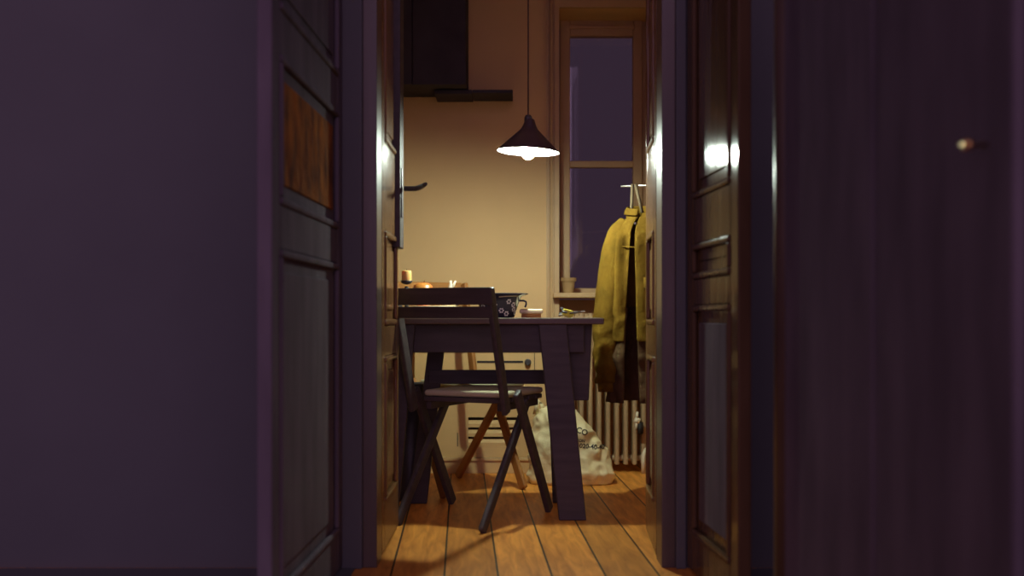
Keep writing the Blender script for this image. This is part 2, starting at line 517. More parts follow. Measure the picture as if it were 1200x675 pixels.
loc(tb, lambda mb: tapered(mb, PX(631, 4.13), PX(664, 4.13), PX(655, 4.07), PX(687, 4.07), 4.125, 4.06, 0, TT - 0.024, 0.035), 'leg', M['darkwood'], bevel=0.004)
loc(tb, lambda mb: tapered(mb, PX(640, 4.42), PX(668, 4.42), PX(648, 4.42), PX(676, 4.42), 4.415, 4.44, 0, TT - 0.024, 0.03), 'leg', M['darkwood'], bevel=0.004)
loc(tb, lambda mb: tapered(mb, -0.44, -0.36, -0.50, -0.42, 4.125, 4.06, 0, TT - 0.024, 0.035), 'leg', M['darkwood'], bevel=0.004)
loc(tb, lambda mb: tapered(mb, PX(505, 4.40), PX(524, 4.40), PX(479, 4.42), PX(500, 4.42), 4.40, 4.42, 0, TT - 0.024, 0.03), 'leg', M['darkwood'], bevel=0.004)
loc(tb, lambda mb: mb.box(-0.33, 0.16, 4.40, 4.415, PZ(450, 4.4), PZ(433.5, 4.4)), 'stretcher', M['darkwood'], bevel=0.002)
loc(tb, lambda mb: tapered(mb, PX(655, 4.19), PX(694, 4.19), PX(655, 4.19), PX(690, 4.19), 4.185, 4.185, 0.43, TT - 0.024, 0.20), 'end_panel', M['darkwood'], bevel=0.003)


bn = empty('waste_bin', (-0.42, 4.54, 0))
tag(bn, 'dark round bin in shadow on the floor under the table beside the folding chair', 'bin')
MB().lathe([(0, 0), (0.066, 0), (0.070, 0.01), (0.080, 0.462), (0.077, 0.462), (0.067, 0.012), (0, 0.010)], n=44).build('body', M['blackmetal'], bn, smooth=True)
MB().lathe([(0.0815, 0.455), (0.0845, 0.462), (0.0825, 0.474), (0.0765, 0.474), (0.0765, 0.463)], n=44, close=True).build('rim', M['blackmetal'], bn, smooth=True)


# ------------------------------------------------------------------ folding chairs
def folding_chair(name, label, wood, padm, rail_round=False, H=0.845, KN=0.135, over=0.004, W=0.38, RUN=0.45):
    ch = empty(name)
    tag(ch, label, 'chair')
    lw, lt = 0.044, 0.020
    for s in (-1, 1):
        x = s * (W / 2 - lt / 2)
        mb = MB()
        mb.bar((x, 0.0, H), (x, KN, 0.40), lw, lt, (0, 1, 0))
        mb.build('upright', wood, ch, bevel=0.006)
        mb = MB()
        x3 = s * (W / 2 + lt / 2)
        mb.bar((x3, 0.18, 0.475), (x3, RUN, 0.004), lw, lt, (0, 1, 0))
        mb.build('long_leg', wood, ch, bevel=0.006)
        x2 = s * (W / 2 - lt * 1.55)
        mb = MB()
        mb.bar((x2, 0.36, 0.430), (x2, -0.02, 0.004), lw * 0.95, lt, (0, 1, 0))
        mb.build('short_leg', wood, ch, bevel=0.008)
    # back slats (two, slightly curved boards between/over the uprights)
    def slat(z0, z1, name_, over, m_):
        mb = MB()
        n = 10
        ra = []
        for i in range(n + 1):
            u = -1 + 2 * i / n
            x = u * (W / 2 + over)
            yb = -0.012 - 0.018 * (1 - u * u)
            def yy(z): return KN * (H - z) / (H - 0.40) + yb
            e = 0.0
            if rail_round: e = max(0, abs(u) - 0.8) / 0.2
            zt = z1 - 0.03 * e * e
            ra.append([(x, yy(z0) - .010, z0), (x, yy(zt) - .010, zt), (x, yy(zt) + .006, zt), (x, yy(z0) + .006, z0)])
        V = [[mb.b.verts.new(p) for p in r] for r in ra]
        for a, c in zip(V[:-1], V[1:]):
            for k in range(4):
                mb.b.faces.new((a[k], a[(k + 1) % 4], c[(k + 1) % 4], c[k]))
        mb.b.faces.new(V[0])
        mb.b.faces.new(V[-1][::-1])
        return mb.build(name_, m_, ch, bevel=0.003)
    slat(H - 0.057, H + 0.003, 'back_slat', over, wood)
    slat(H - 0.104, H - 0.063, 'back_slat', 0.0, wood)
    # slatted seat
    for k in range(5):
        y = 0.17 + k * 0.071
        MB().box(-W / 2 + 0.034, W / 2 - 0.034, y, y + 0.058, 0.432, 0.45).build('seat_slat', wood, ch, bevel=0.004)
    for s in (-1, 1):
        xx = s * (W / 2 - 0.055)
        MB().box(xx - .009, xx + .009, 0.17, 0.50, 0.405, 0.4315).build('seat_rail', wood, ch, bevel=0.002)
    # pad
    mb = MB()
    mb.box(-W / 2 + 0.03, W / 2 - 0.03, 0.175, 0.515, 0.451, 0.475)
    mb.build('seat_pad', padm, ch, bevel=0.011, seg=3)
    return ch


PH = math.radians(25)
c1 = folding_chair('folding_chair', 'dark folding chair with slatted back in front of the table, its back to the viewer', M['darkwood'], M['pad'], W=0.40, RUN=0.48)
c1.location = (-0.068 - 0.20 * math.cos(PH), 3.82 + 0.20 * math.sin(PH), 0)
c1.rotation_euler = (0, 0, -PH)
c2 = folding_chair('folding_chair', 'brown wooden folding chair with pale seat pad on the far side of the table', M['brownwood'], M['pad'], rail_round=True, H=0.90, KN=0.10, over=0.03)
al = math.radians(35)
fwd = Vector((math.sin(al), -math.cos(al)))
rgt = Vector((math.cos(al), math.sin(al)))           # towards the image-right upright
# local +y -> fwd, local +x -> (-rgt)
c2.rotation_euler = (0, 0, math.atan2(-fwd.x, fwd.y))
top_r = Vector((-0.215, 5.14))
c2.location = (top_r.x - rgt.x * 0.19, top_r.y - rgt.y * 0.19, 0)

# ------------------------------------------------------------------ on the table
BX, BY = PX(584, 4.30), 4.30
bw = empty('enamel_bowl', (BX, BY, TT))
tag(bw, 'dark enamel bowl with white daisies and a wide rim on the table', 'bowl')
pb = [(0.0, 0.002), (0.055, 0.0), (0.062, 0.003), (0.070, 0.03), (0.080, 0.06), (0.090, 0.084), (0.112, 0.090), (0.113, 0.093), (0.088, 0.090), (0.077, 0.06), (0.066, 0.03), (0.055, 0.008), (0.0, 0.006)]
MB().lathe(pb, n=56).build('body', M['bowl'], bw, smooth=True)
MB().tube([(0.1135 * math.cos(a), 0.1135 * math.sin(a), 0.0925) for a in [2 * math.pi * i / 64 for i in range(65)]], 0.0022, 6, caps=False).build('rolled_rim', M['bowl'], bw)
# pale line under the brim on the right
MB().tube([(0.0915 * math.cos(a), 0.0915 * math.sin(a), 0.079 + 0.004 * math.sin((a + 1.6) * 2)) for a in [math.radians(-88 + 55 * i / 14) for i in range(15)]], 0.0026, 8).build('pale_band', M['rim'], bw, smooth=True)
MB().tube([(0.080, -0.02, 0.066), (0.098, -0.022, 0.066), (0.107, -0.024, 0.062), (0.108, -0.024, 0.052), (0.103, -0.024, 0.040)], 0.0036, 8).build('loop_handle', M['bowl'], bw, smooth=True)


def bowl_r(z):
    for (r0, z0), (r1, z1) in zip(pb[1:6], pb[2:7]):
        if z0 <= z <= z1: return r0 + (r1 - r0) * (z - z0) / (z1 - z0)
    return 0.08


fm = MB()
for ang, z in ((-100, 0.050), (-80, 0.028), (-42, 0.050), (-35, 0.033), (-62, 0.016), (-120, 0.030), (-20, 0.02), (-10, 0.055), (-140, 0.045), (-60, 0.062)):
    for k in range(6):
        da = 0.0072
        a = math.radians(ang)
        u = da * math.cos(k * math.pi / 3)
        v = da * math.sin(k * math.pi / 3)
        zz = z + v
        r = bowl_r(zz) + 0.0009
        aa = a + u / r
        c = Vector((r * math.cos(aa), r * math.sin(aa), zz))
        n = Vector((math.cos(aa), math.sin(aa), -0.25)).normalized()
        t1 = Vector((-math.sin(aa), math.cos(aa), 0))
        t2 = n.cross(t1)
        ring = [fm.b.verts.new(c + (t1 * math.cos(q * math.pi / 4) + t2 * math.sin(q * math.pi / 4)) * 0.0036 + n * 0.0003) for q in range(8)]
        fm.b.faces.new(ring)
        cen = fm.b.verts.new(c + n * 0.0014)
        for q in range(8): fm.b.faces.new((ring[q], ring[(q + 1) % 8], cen))
fm.build('daisy_pattern', M['daisy'], bw)

bd = empty('serving_board', (PX(623, 4.36), 4.36, TT))
tag(bd, 'low pale board on dark runners lying right of the flowered bowl', 'board')
MB().box(-0.047, 0.043, -0.06, 0.06, 0.017, 0.034).build('board', M['board'], bd, bevel=0.006, seg=3)
MB().box(-0.040, 0.036, -0.058, -0.035, 0.0, 0.0165).build('runner', M['brownwood'], bd, bevel=0.002)
MB().box(-0.040, 0.036, 0.035, 0.058, 0.0, 0.0165).build('runner', M['brownwood'], bd, bevel=0.002)

kb = empty('key_bunch', (PX(664, 4.25), 4.25, TT))
tag(kb, 'small bunch of keys with a yellow tag near the table\'s right end', 'keys')
MB().tube([(0.014 * math.cos(a), 0.014 * math.sin(a), 0.016 + 0.010 * math.sin(a)) for a in [2 * math.pi * i / 24 for i in range(25)]], 0.0016, 6, caps=False).build('key_ring', M['steel'], kb, smooth=True)
for i, (dx, dy, rz_, tilt, mm) in enumerate(((-0.022, -0.01, 0.3, 0.5, 'steel'), (-0.018, 0.012, 1.1, 0.7, 'blackmetal'), (0.02, -0.012, -0.4, 0.35, 'blackmetal'), (0.034, 0.0, 0.1, 0.3, 'steel'), (-0.008, -0.018, 2.0, 0.9, 'blackmetal'))):
    k_ = MB().lathe([(0, -.0025), (.010, -.0025), (.011, 0), (.010, .0025), (0, .0025)], n=20)
    k_.box(0.008, 0.036, -0.0035, 0.0035, -0.0014, 0.0014)
    k_.box(0.028, 0.036, -0.008, -0.003, -0.0014, 0.0014)
    o = k_.build('key', M[mm], kb, bevel=0.0006)
    o.location = (dx, dy, 0.012 + 0.003 * i)
    o.rotation_euler = (0.3 * (i % 2), -tilt * 0.5, rz_)
yt = MB().prism([(-0.013, -0.008), (0.010, -0.010), (0.016, 0.0), (0.010, 0.010), (-0.013, 0.008)], 'y', -0.003, 0.003).build('key_tag', M['yellow'], kb, bevel=0.002)
yt.location = (0.004, -0.012, 0.017)
yt.scale = (1.6, 1.6, 1.6)
yt.rotation_euler = (0.2, 0.3, 0.2)

hx, hy = PX(476.5, 4.22), 4.22
zc = PZ(330, hy)
hk = (zc - TT) / 0.0925
hd = empty('candle_holder', (hx, hy, TT))
tag(hd, 'small dark candlestick on the table beside the kitchen door leaf', 'candle holder')
MB().lathe([(0, 0), (0.026, 0), (0.026, 0.006), (0.012, 0.014), (0.008, 0.03), (0.0075, 0.08 * hk), (0.0, 0.081 * hk)], n=32).build('stem', M['blackmetal'], hd, smooth=True)
MB().lathe([(0, zc - TT - .012), (0.012, zc - TT - .009), (0.020, zc - TT - .005), (0.023, zc - TT + .004), (0.021, zc - TT + .004), (0.0195, zc - TT - .001), (0.0, zc - TT - .0015)], n=32).build('drip_cup', M['blackmetal'], hd, smooth=True)
cd = empty('candle', (hx, hy, zc))
tag(cd, 'short thick yellow candle standing on the dark candlestick', 'candle')
ctop = PZ(317, hy) - zc
MB().lathe([(0, 0), (0.0185, 0), (0.0190, 0.004), (0.0185, ctop - 0.004), (0.016, ctop), (0.010, ctop - 0.003), (0, ctop - 0.004)], n=32).build('wax', M['wax'], cd, smooth=True)
MB().tube([(0, 0, ctop - 0.004), (0.0006, 0, ctop + 0.006)], 0.0008, 6).build('wick', M['slot'], cd)

fd = empty('fruit_dish', (-0.305, 4.365, TT))
tag(fd, 'small footed wooden dish holding the apple and the garlic behind the dark chair back', 'dish')
MB().lathe([(0, 0), (0.045, 0), (0.042, 0.010), (0.030, 0.022), (0.060, 0.032), (0.088, 0.042), (0.087, 0.046), (0.060, 0.038), (0.0, 0.036)], n=44).build('dish', M['board'], fd, smooth=True)
ap = empty('apple', (-0.350, 4.36, TT + 0.0385))
tag(ap, 'red and yellow apple in the footed dish behind the dark chair\'s top slat', 'apple')
MB().lathe([(0, 0.088), (0.008, 0.094), (0.022, 0.098), (0.036, 0.088), (0.043, 0.066), (0.042, 0.045), (0.034, 0.018), (0.020, 0.002), (0.010, 0.0), (0.0, 0.006)], n=36).build('flesh', M['apple'], ap, smooth=True)
MB().tube([(0, 0, 0.088), (0.003, 0, 0.100), (0.007, 0, 0.108)], 0.0016, 6).build('stalk', M['brownwood'], ap)

gr = empty('garlic_bulb', (PX(528, 4.38), 4.38, TT + 0.039))
tag(gr, 'pale garlic bulb with two tips showing above the dark chair back', 'garlic')
gb = MB()
n = 36
prof_g = [(0, 0.0), (0.018, 0.0), (0.034, 0.015), (0.038, 0.032), (0.030, 0.055), (0.012, 0.074), (0.006, 0.095), (0.005, 0.108), (0, 0.108)]
gb.lathe(prof_g, n=n)
for v in gb.b.verts:
    a = math.atan2(v.co.y, v.co.x)
    k = 1 + 0.09 * abs(math.sin(a * 3.5)) * (1 if v.co.z < 0.07 else 0)
    v.co.x *= k
    v.co.y *= k
gb.build('cloves', M['garlic'], gr, smooth=True)
MB().tube([(0.0, 0, 0.07), (0.012, 0, 0.09), (0.020, 0, 0.107)], [0.008, 0.006, 0.003], 8).build('sprout', M['garlic'], gr, smooth=True)

# ------------------------------------------------------------------ stove / heater on the back wall
SY = 5.28


def sx(px): return PX(px, SY)
def sz(py): return PZ(py, SY)


st = empty('gas_heater', ((sx(480) + sx(641)) / 2, SY, 0))
tag(st, 'cream enamel heater with control slot, round knob and louvred grille behind the table', 'heater')
s0, s1 = sx(486), sx(641)
gz0, gz1 = sz(523), sz(489)
ga, gb_ = sx(548.5), sx(606)


def body(mb):
    mb.box(s0, s1, SY + 0.02, KB - 0.03, 0.075, 0.70)
    mb.box(s0, ga, SY, SY + 0.02, 0.075, 0.70)
    mb.box(gb_, s1, SY, SY + 0.02, 0.075, 0.70)
    mb.box(ga, gb_, SY, SY + 0.02, gz1, 0.70)
    mb.box(ga, gb_, SY, SY + 0.02, 0.075, gz0)


loc(st, body, 'body', M['enamel'])


def plinth(mb):
    mb.box(s0 + .004, s1 - .004, SY - 0.004, KB - 0.04, 0, 0.066)
    mb.box(s0, s1, SY - 0.012, SY + 0.02, 0.060, 0.074)


loc(st, plinth, 'plinth', M['enamel'], bevel=0.002)
loc(st, lambda mb: mb.box(ga, gb_, SY + 0.0185, SY + 0.0199, gz0, gz1), 'grille_opening', M['slot'])
for yy in (491.0, 502.0, 513.0):
    z = sz(yy) - 0.006
    loc(st, lambda mb: mb.prism([(SY + .016, z), (SY + .002, z - .017), (SY + .002, z - .034), (SY + .018, z - .034)], 'x', ga + .001, gb_ - .001), 'louvre_slat', M['enamel'])
loc(st, lambda mb: mb.box(sx(559), sx(613), SY - 0.002, SY - 0.0003, sz(425.3), sz(422.8)), 'control_slot', M['slot'])
loc(st, lambda mb: mb.box(s0, s1, SY - 0.003, SY - 0.0003, sz(413.4), sz(412.2)), 'trim_line', M['enamel'])
loc(st, lambda mb: mb.box(sx(626), sx(626.8), SY - 0.0012, SY - 0.0002, sz(440), sz(405)), 'panel_seam', M['slot'])
loc(st, lambda mb: mb.box(sx(535.7), sx(536.7), SY - 0.002, SY - 0.0003, sz(523), sz(507)), 'door_slit', M['slot'])
kn = MB().lathe([(0, 0.026), (0.011, 0.026), (0.0145, 0.020), (0.0165, 0.0), (0, 0.0)], n=28)
kn.box(-0.003, 0.003, -0.0145, 0.0145, 0.02, 0.031)
ko = kn.build('knob', M['blackmetal'], None, bevel=0.001)
ko.parent = st
ko.location = (sx(618.5) - st.location.x, -0.0005, sz(424.5))
ko.rotation_euler = (math.radians(90), 0, 0)

# ------------------------------------------------------------------ radiator
RY = 5.30
rd = empty('radiator', (0.47, RY + 0.06, 0))
tag(rd, 'old cast iron column radiator below the window, behind the jacket', 'radiator')
k = 0
pitch = 10.45 * RY / F
x = PX(671.1, RY) - pitch
zb, zt = PZ(545.5, RY), PZ(366, RY)


def section(mb):
    hw = 0.0112
    n = 8
    pr = [(-hw, RY + 0.112), (-hw, RY + 0.012), (-hw * .8, RY + 0.006), (-hw * .35, RY + 0.003), (hw * .35, RY + 0.003), (hw * .8, RY + 0.006), (hw, RY + 0.012), (hw, RY + 0.112)]
    mb.prism(pr, 'z', zb + 0.004, zt - 0.004)
    mb.tube([(0, RY + 0.006, zt - 0.035), (0, RY + 0.109, zt - 0.035)], 0.020, 14)
    mb.tube([(0, RY + 0.006, zb + 0.03), (0, RY + 0.109, zb + 0.03)], 0.012, 14)


smb = MB()
section(smb)
smesh = smb.build('column_section', M['radiator'], rd, bevel=0.002)
smesh.matrix_parent_inverse = Matrix.Translation(rd.location).inverted()
smesh.location = (x, 0, 0)
for i in range(1, 13):
    o = smesh.copy()
    C.objects.link(o)
    o.location = (x + pitch * i, 0, 0)
xe = x + pitch * 12
loc(rd, lambda mb: mb.tube([(x - .01, RY + 0.056, zt - 0.035), (xe + .01, RY + 0.056, zt - 0.035)], 0.030, 16), 'top_header', M['radiator'], smooth=True)
loc(rd, lambda mb: mb.tube([(x - .01, RY + 0.056, zb + 0.03), (xe + .01, RY + 0.056, zb + 0.03)], 0.016, 16), 'bottom_header', M['radiator'], smooth=True)
for xx in (x, xe):
    loc(rd, lambda mb: mb.tube([(xx, RY + 0.056, 0), (xx, RY + 0.056, zb + 0.035)], [0.02, 0.012], 10), 'foot', M['radiator'], smooth=True)
vx = PX(747, RY - 0.03)
vz = PZ(496, RY - 0.03)
vo = loc(rd, lambda mb: (mb.tube([(vx, RY - 0.03, vz + 0.055), (vx - 0.004, RY - 0.03, vz + 0.02)], [0.006, 0.009], 10),
                         mb.tube([(vx - .014, RY - 0.03, vz + 0.018), (vx + .010, RY - 0.03, vz + 0.008)], [0.014, 0.016], 12),
                         mb.tube([(vx - 0.003, RY - 0.03, vz + 0.01), (vx - 0.008, RY - 0.035, vz - 0.028)], [0.008, 0.005], 10)), 'valve', M['white'], smooth=True)
loc(rd, lambda mb: mb.tube([(vx + .012, RY - 0.028, vz + 0.005), (vx + .014, RY - 0.028, vz - 0.05)], [0.016, 0.014], 12), 'valve_cap', M['slot'], smooth=True)
loc(rd, lambda mb: mb.tube([(PX(754, 5.27), 5.27, 0.0), (PX(754, 5.27), 5.27, 0.09), (PX(757, 5.27), 5.28, 0.11), (PX(762, 5.3), 5.33, 0.115)], 0.011, 10), 'supply_pipe', M['white'], smooth=True)

# ------------------------------------------------------------------ flower pot on the sill
fp = empty('flower_pot', (PX(666, 5.62), 5.62, SILLZ))
tag(fp, 'small empty beige pot in the left corner of the window sill', 'pot')
MB().lathe([(0, 0), (0.026, 0), (0.034, 0.060), (0.040, 0.060), (0.041, 0.078), (0.035, 0.078), (0.033, 0.062), (0.0, 0.062)], n=32).build('pot', M['pot'], fp, smooth=False)
MB().lathe([(0, 0.064), (0.033, 0.0635), (0.033, 0.0625), (0, 0.0625)], n=32).build('soil', M['soil'], fp)

# ------------------------------------------------------------------ coat stand and jacket
JY = 4.56


def jx(px): return PX(px, JY)
def jz(py): return PZ(py, JY)


cs = empty('coat_stand', (0.83, JY, 0))
tag(cs, 'slim metal coat stand whose top bar carries the olive jacket', 'coat stand')
MB().lathe([(0, 0), (0.15, 0), (0.15, 0.012), (0.03, 0.022), (0, 0.022)], n=40).build('base', M['blackmetal'], cs)
MB().tube([(0, 0, 0.02), (0, 0, jz(214) + 0.02)], 0.011, 12).build('pole', M['blackmetal'], cs, smooth=True)
MB().tube([(jx(727.5) - 0.83, -0.0, jz(218.4)), (-0.1, 0, jz(215.2)), (0.0, 0, jz(214.3))], 0.0045, 10).build('top_bar', M['steel'], cs, smooth=True)

jk = empty('jacket', (0.53, JY, jz(250)))
tag(jk, 'olive yellow jacket hanging open from the bar by the window', 'jacket')
jl = jk.location.copy()


def wr(p, amp, f):
    """cloth wrinkles: ridged noise"""
    q = Vector((p.x * f, p.y * f, p.z * f * 0.55))
    a = 1 - abs(noise.noise(q)) * 2
    return amp * (a + 0.6 * noise.noise(q * 2.3))


def torso(shrink=1.0, ztop=2.0, zlow=0.0, hem=0.0):
    mb = MB()
    cxs = 0.545
    Z = [1.168, 1.150, 1.125, 1.09, 1.04, 0.98, 0.90, 0.82, 0.74, 0.66, 0.58, 0.50, 0.43, 0.395]
    HW = [0.050, 0.075, 0.105, 0.130, 0.140, 0.143, 0.147, 0.152, 0.156, 0.160, 0.162, 0.162, 0.158, 0.155]
    DP = [0.045, 0.055, 0.062, 0.070, 0.076, 0.078, 0.080, 0.082, 0.084, 0.085, 0.086, 0.086, 0.084, 0.080]
    n = 60
    a0 = math.radians(-90 - 20)       # opening towards the viewer, a little left of centre
    gapa = math.radians(7)
    # resample finer
    rows = []
    for j in range(len(Z) - 1):
        for t in range(5):
            u = t / 5
            rows.append(tuple(A[j] + (A[j + 1] - A[j]) * u for A in (Z, HW, DP)))
    rows.append((Z[-1], HW[-1], DP[-1]))
    grid = []
    rows = [(z, hw * shrink, dp * shrink) for z, hw, dp in rows if zlow <= z <= ztop]
    for z, hw, dp in rows:
        g = gapa * (0.4 + 1.2 * (1.17 - z) / 0.7)
        r_ = []
        for i in range(n + 1):
            a = a0 + g + (2 * math.pi - 2 * g) * i / n
            ca, sa = math.cos(a), math.sin(a)
            x_ = cxs + hw * math.copysign(abs(ca) ** 0.8, ca)
            y_ = JY + dp * math.copysign(abs(sa) ** 0.8, sa)
            p = Vector((x_, y_, z))
            k_ = wr(Vector((p.x, p.y, p.z * (0.35 if z > 0.74 else 1.3))), 0.013 if z > 0.74 else 0.016, 14 if z > 0.74 else 12)
            nrm = Vector((ca / hw, sa / dp, 0)).normalized()
            k_ += 0.007 * math.sin(a * 11 + z * 2.5) * (1 if z < 1.08 else 0)
            p += nrm * k_ * (0.2 if z > 1.12 else 1)
            r_.append(mb.b.verts.new(p))
        grid.append(r_)
    for A, B in zip(grid[:-1], grid[1:]):
        for i in range(n): mb.b.faces.new((A[i], B[i], B[i + 1], A[i + 1]))
    return mb


def fin(mb, name, m, parent=jk, thick=0.004, sub=1):
    o = mb.build(name, m, None, smooth=True)
    for v in o.data.vertices: v.co -= jl
    o.parent = parent
    if thick:
        sd = o.modifiers.new('solid', 'SOLIDIFY')
        sd.thickness = thick
        sd.offset = -1
    if sub:
        ss = o.modifiers.new('sub', 'SUBSURF')
        ss.levels = sub
        ss.render_levels = sub
    return o


def sleeve(path, rad, amp, nseg=40, n=28, seed=0.0):
    mb = MB()
    pts = [Vector(p) for p in path]
    prev = None
    L = len(pts) - 1
    for j in range(nseg + 1):
        t = j / nseg * L
        i = min(int(t), L - 1)
        u = t - i
        p = pts[i].lerp(pts[i + 1], u)
        r = rad[i] + (rad[i + 1] - rad[i]) * u
        d = (pts[min(i + 1, L)] - pts[i]).normalized()
        e1 = Vector((0, 1, 0))
        e2 = d.cross(e1).normalized()
        ring = []
        for k_ in range(n):
            a = 2 * math.pi * k_ / n
            nn = e1 * math.cos(a) + e2 * math.sin(a)
            q = p + nn * r
            low = max(0, (t / L - 0.45))
            w_ = wr(q + Vector((seed, seed, seed)), amp * (0.6 + 2.0 * low), 14) + low * 0.012 * math.sin(q.z * 95 + 3 * noise.noise(q * 8) + 1.5 * math.cos(a))
            ring.append(mb.b.verts.new(q + nn * w_))
        if prev:
            for k_ in range(n): mb.b.faces.new((prev[k_], prev[(k_ + 1) % n], ring[(k_ + 1) % n], ring[k_]))
        prev = ring
    return mb


fin(torso(zlow=0.635), 'jacket_body', M['jacket'])
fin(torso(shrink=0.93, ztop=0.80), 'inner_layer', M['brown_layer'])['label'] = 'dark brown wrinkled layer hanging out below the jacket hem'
# shoulder cap + left sleeve (image left), hanging to below the table top
SL = [(0.475, JY, 1.135), (0.442, JY, 1.085), (0.424, JY - .004, 1.00), (0.408, JY - .008, 0.90), (0.393, JY - .012, 0.80), (0.385, JY - .014, 0.70), (0.386, JY - .014, 0.60), (0.392, JY - .012, 0.52), (0.396, JY - .012, 0.475)]
SR = [0.030, 0.052, 0.057, 0.055, 0.053, 0.052, 0.050, 0.047, 0.044]
fin(sleeve(SL, SR, 0.006), 'sleeve', M['jacket'])
cfp = MB().tube([(0.3955, JY - .012, 0.482), (0.397, JY - .012, 0.44)], [0.046, 0.043], 24, caps=False)
fin(cfp, 'cuff', M['jacket'], sub=0)
SLr = [(0.615, JY, 1.135), (0.650, JY, 1.085), (0.668, JY, 1.00), (0.680, JY, 0.90), (0.690, JY, 0.80), (0.692, JY, 0.70), (0.69, JY, 0.60), (0.686, JY, 0.50)]
fin(sleeve(SLr, SR[:8], 0.006, seed=3.0), 'sleeve', M['jacket'])
# collar, standing
cm = MB()
n = 28
rows = []
for zz, rx, ry in ((1.150, 0.070, 0.054), (1.175, 0.064, 0.052), (1.200, 0.062, 0.052), (1.192, 0.074, 0.062), (1.165, 0.082, 0.068)):
    rows.append([cm.b.verts.new((0.54 + rx * math.cos(a), JY + ry * math.sin(a), zz + 0.012 * math.sin(a))) for a in [math.radians(-90 + 22 + 316 * i / n) for i in range(n + 1)]])
for A, B in zip(rows[:-1], rows[1:]):
    for i in range(n): cm.b.faces.new((A[i], A[i + 1], B[i + 1], B[i]))
fin(cm, 'collar', M['jacket'])
# yoke seam, pocket flap, snap button
fin(MB().tube([(0.435 + 0.02 * i, JY - 0.055 - 0.028 * math.sin(min(1, i / 3.0) * 1.5), 1.032 - 0.002 * i) for i in range(5)], 0.003, 6), 'yoke_seam', M['jacket'], thick=0, sub=0)
pk = MB().box(0.53, 0.61, JY - 0.097, JY - 0.090, 0.86, 0.905)
fin(pk, 'pocket_flap', M['jacket'], thick=0, sub=0)
sb = MB().lathe([(0, 0.004), (0.004, 0.0035), (0.006, 0.0), (0, 0)], n=16).build('snap_button', M['steel'], jk)
sb.location = Vector((jx(742.5), JY - 0.066, jz(263.5))) - jl
sb.rotation_euler = (math.radians(90), 0, 0)
# two hanging straps looped over the bar
s1_ = MB().bar((jx(741), JY - 0.006, jz(216)), (jx(739), JY - 0.02, jz(258)), 0.013, 0.003, (1, 0, 0))
fin(s1_, 'hanging_strap', M['strap'], thick=0, sub=0)
s2_ = MB().bar((jx(744.5), JY - 0.006, jz(216)), (jx(752), JY - 0.02, jz(250)), 0.013, 0.003, (1, 0, 0))
fin(s2_, 'hanging_strap', M['strap'], thick=0, sub=0)

# ------------------------------------------------------------------ plastic bag
GY = 4.98
bg = empty('plastic_bag', (0.26, GY, 0))
tag(bg, 'crumpled white plastic bag with dark print on the floor by the radiator', 'bag')
mb = MB()
nu, nv = 90, 50
HX = [(0.075, 0.10), (0.10, 0.30), (0.115, 0.345), (0.16, 0.345), (0.22, 0.335), (0.27, 0.325), (0.30, 0.285), (0.36, 0.225), (0.43, 0.15), (0.455, 0.05)]


def hx_(xx):
    for (a, ha), (c, hc) in zip(HX[:-1], HX[1:]):
        if a <= xx <= c: return ha + (hc - ha) * (xx - a) / (c - a)
    return 0.04


grid = []
for j in range(nv + 1):
    v = j / nv
    row = []
    for i in range(nu):
        a = 2 * math.pi * i / nu
        r = math.cos(v * math.pi / 2) ** 0.42
        sqx = math.copysign(abs(math.cos(a)) ** 0.8, math.cos(a))
        sqy = math.copysign(abs(math.sin(a)) ** 0.8, math.sin(a))
        x_ = 0.265 + 0.183 * sqx * r
        y_ = 0.095 * sqy * r
        z_ = hx_(min(max(x_, 0.076), 0.45)) * math.sin(v * math.pi / 2) ** 0.9
        p = Vector((x_, y_, z_))
        q = p * 9
        rid = (1 - abs(noise.noise(q)) * 2.2) * 0.018 + (1 - abs(noise.noise(q * 2.4 + Vector((5, 1, 2)))) * 2) * 0.012 + noise.noise(q * 5) * 0.003
        rid *= min(1, z_ / 0.03 + 0.05)
        p += Vector((math.cos(a) * 0.8, math.sin(a), 0.3)) * rid
        p.z = max(p.z, 0.002)
        row.append(mb.b.verts.new((p.x - 0.26, p.y, p.z)))
    grid.append(row)
for A, B in zip(grid[:-1], grid[1:]):
    for i in range(nu): mb.b.faces.new((A[i], A[(i + 1) % nu], B[(i + 1) % nu], B[i]))
mb.b.faces.new(grid[0][::-1])
bmesh.ops.remove_doubles(mb.b, verts=mb.b.verts[:], dist=0.0004)
bvh = BVHTree.FromBMesh(mb.b)
bo = mb.build('bag_body', M['bag'], bg, smooth=True)
# twisted carrier handle at upper left
MB().tube([(-0.155, -0.01, 0.31), (-0.150, -0.02, 0.345), (-0.142, -0.02, 0.372), (-0.128, -0.015, 0.355), (-0.115, -0.01, 0.318)], [0.012, 0.009, 0.010, 0.008, 0.012], 10).build('carrier_handle', M['bag'], bg, smooth=True)


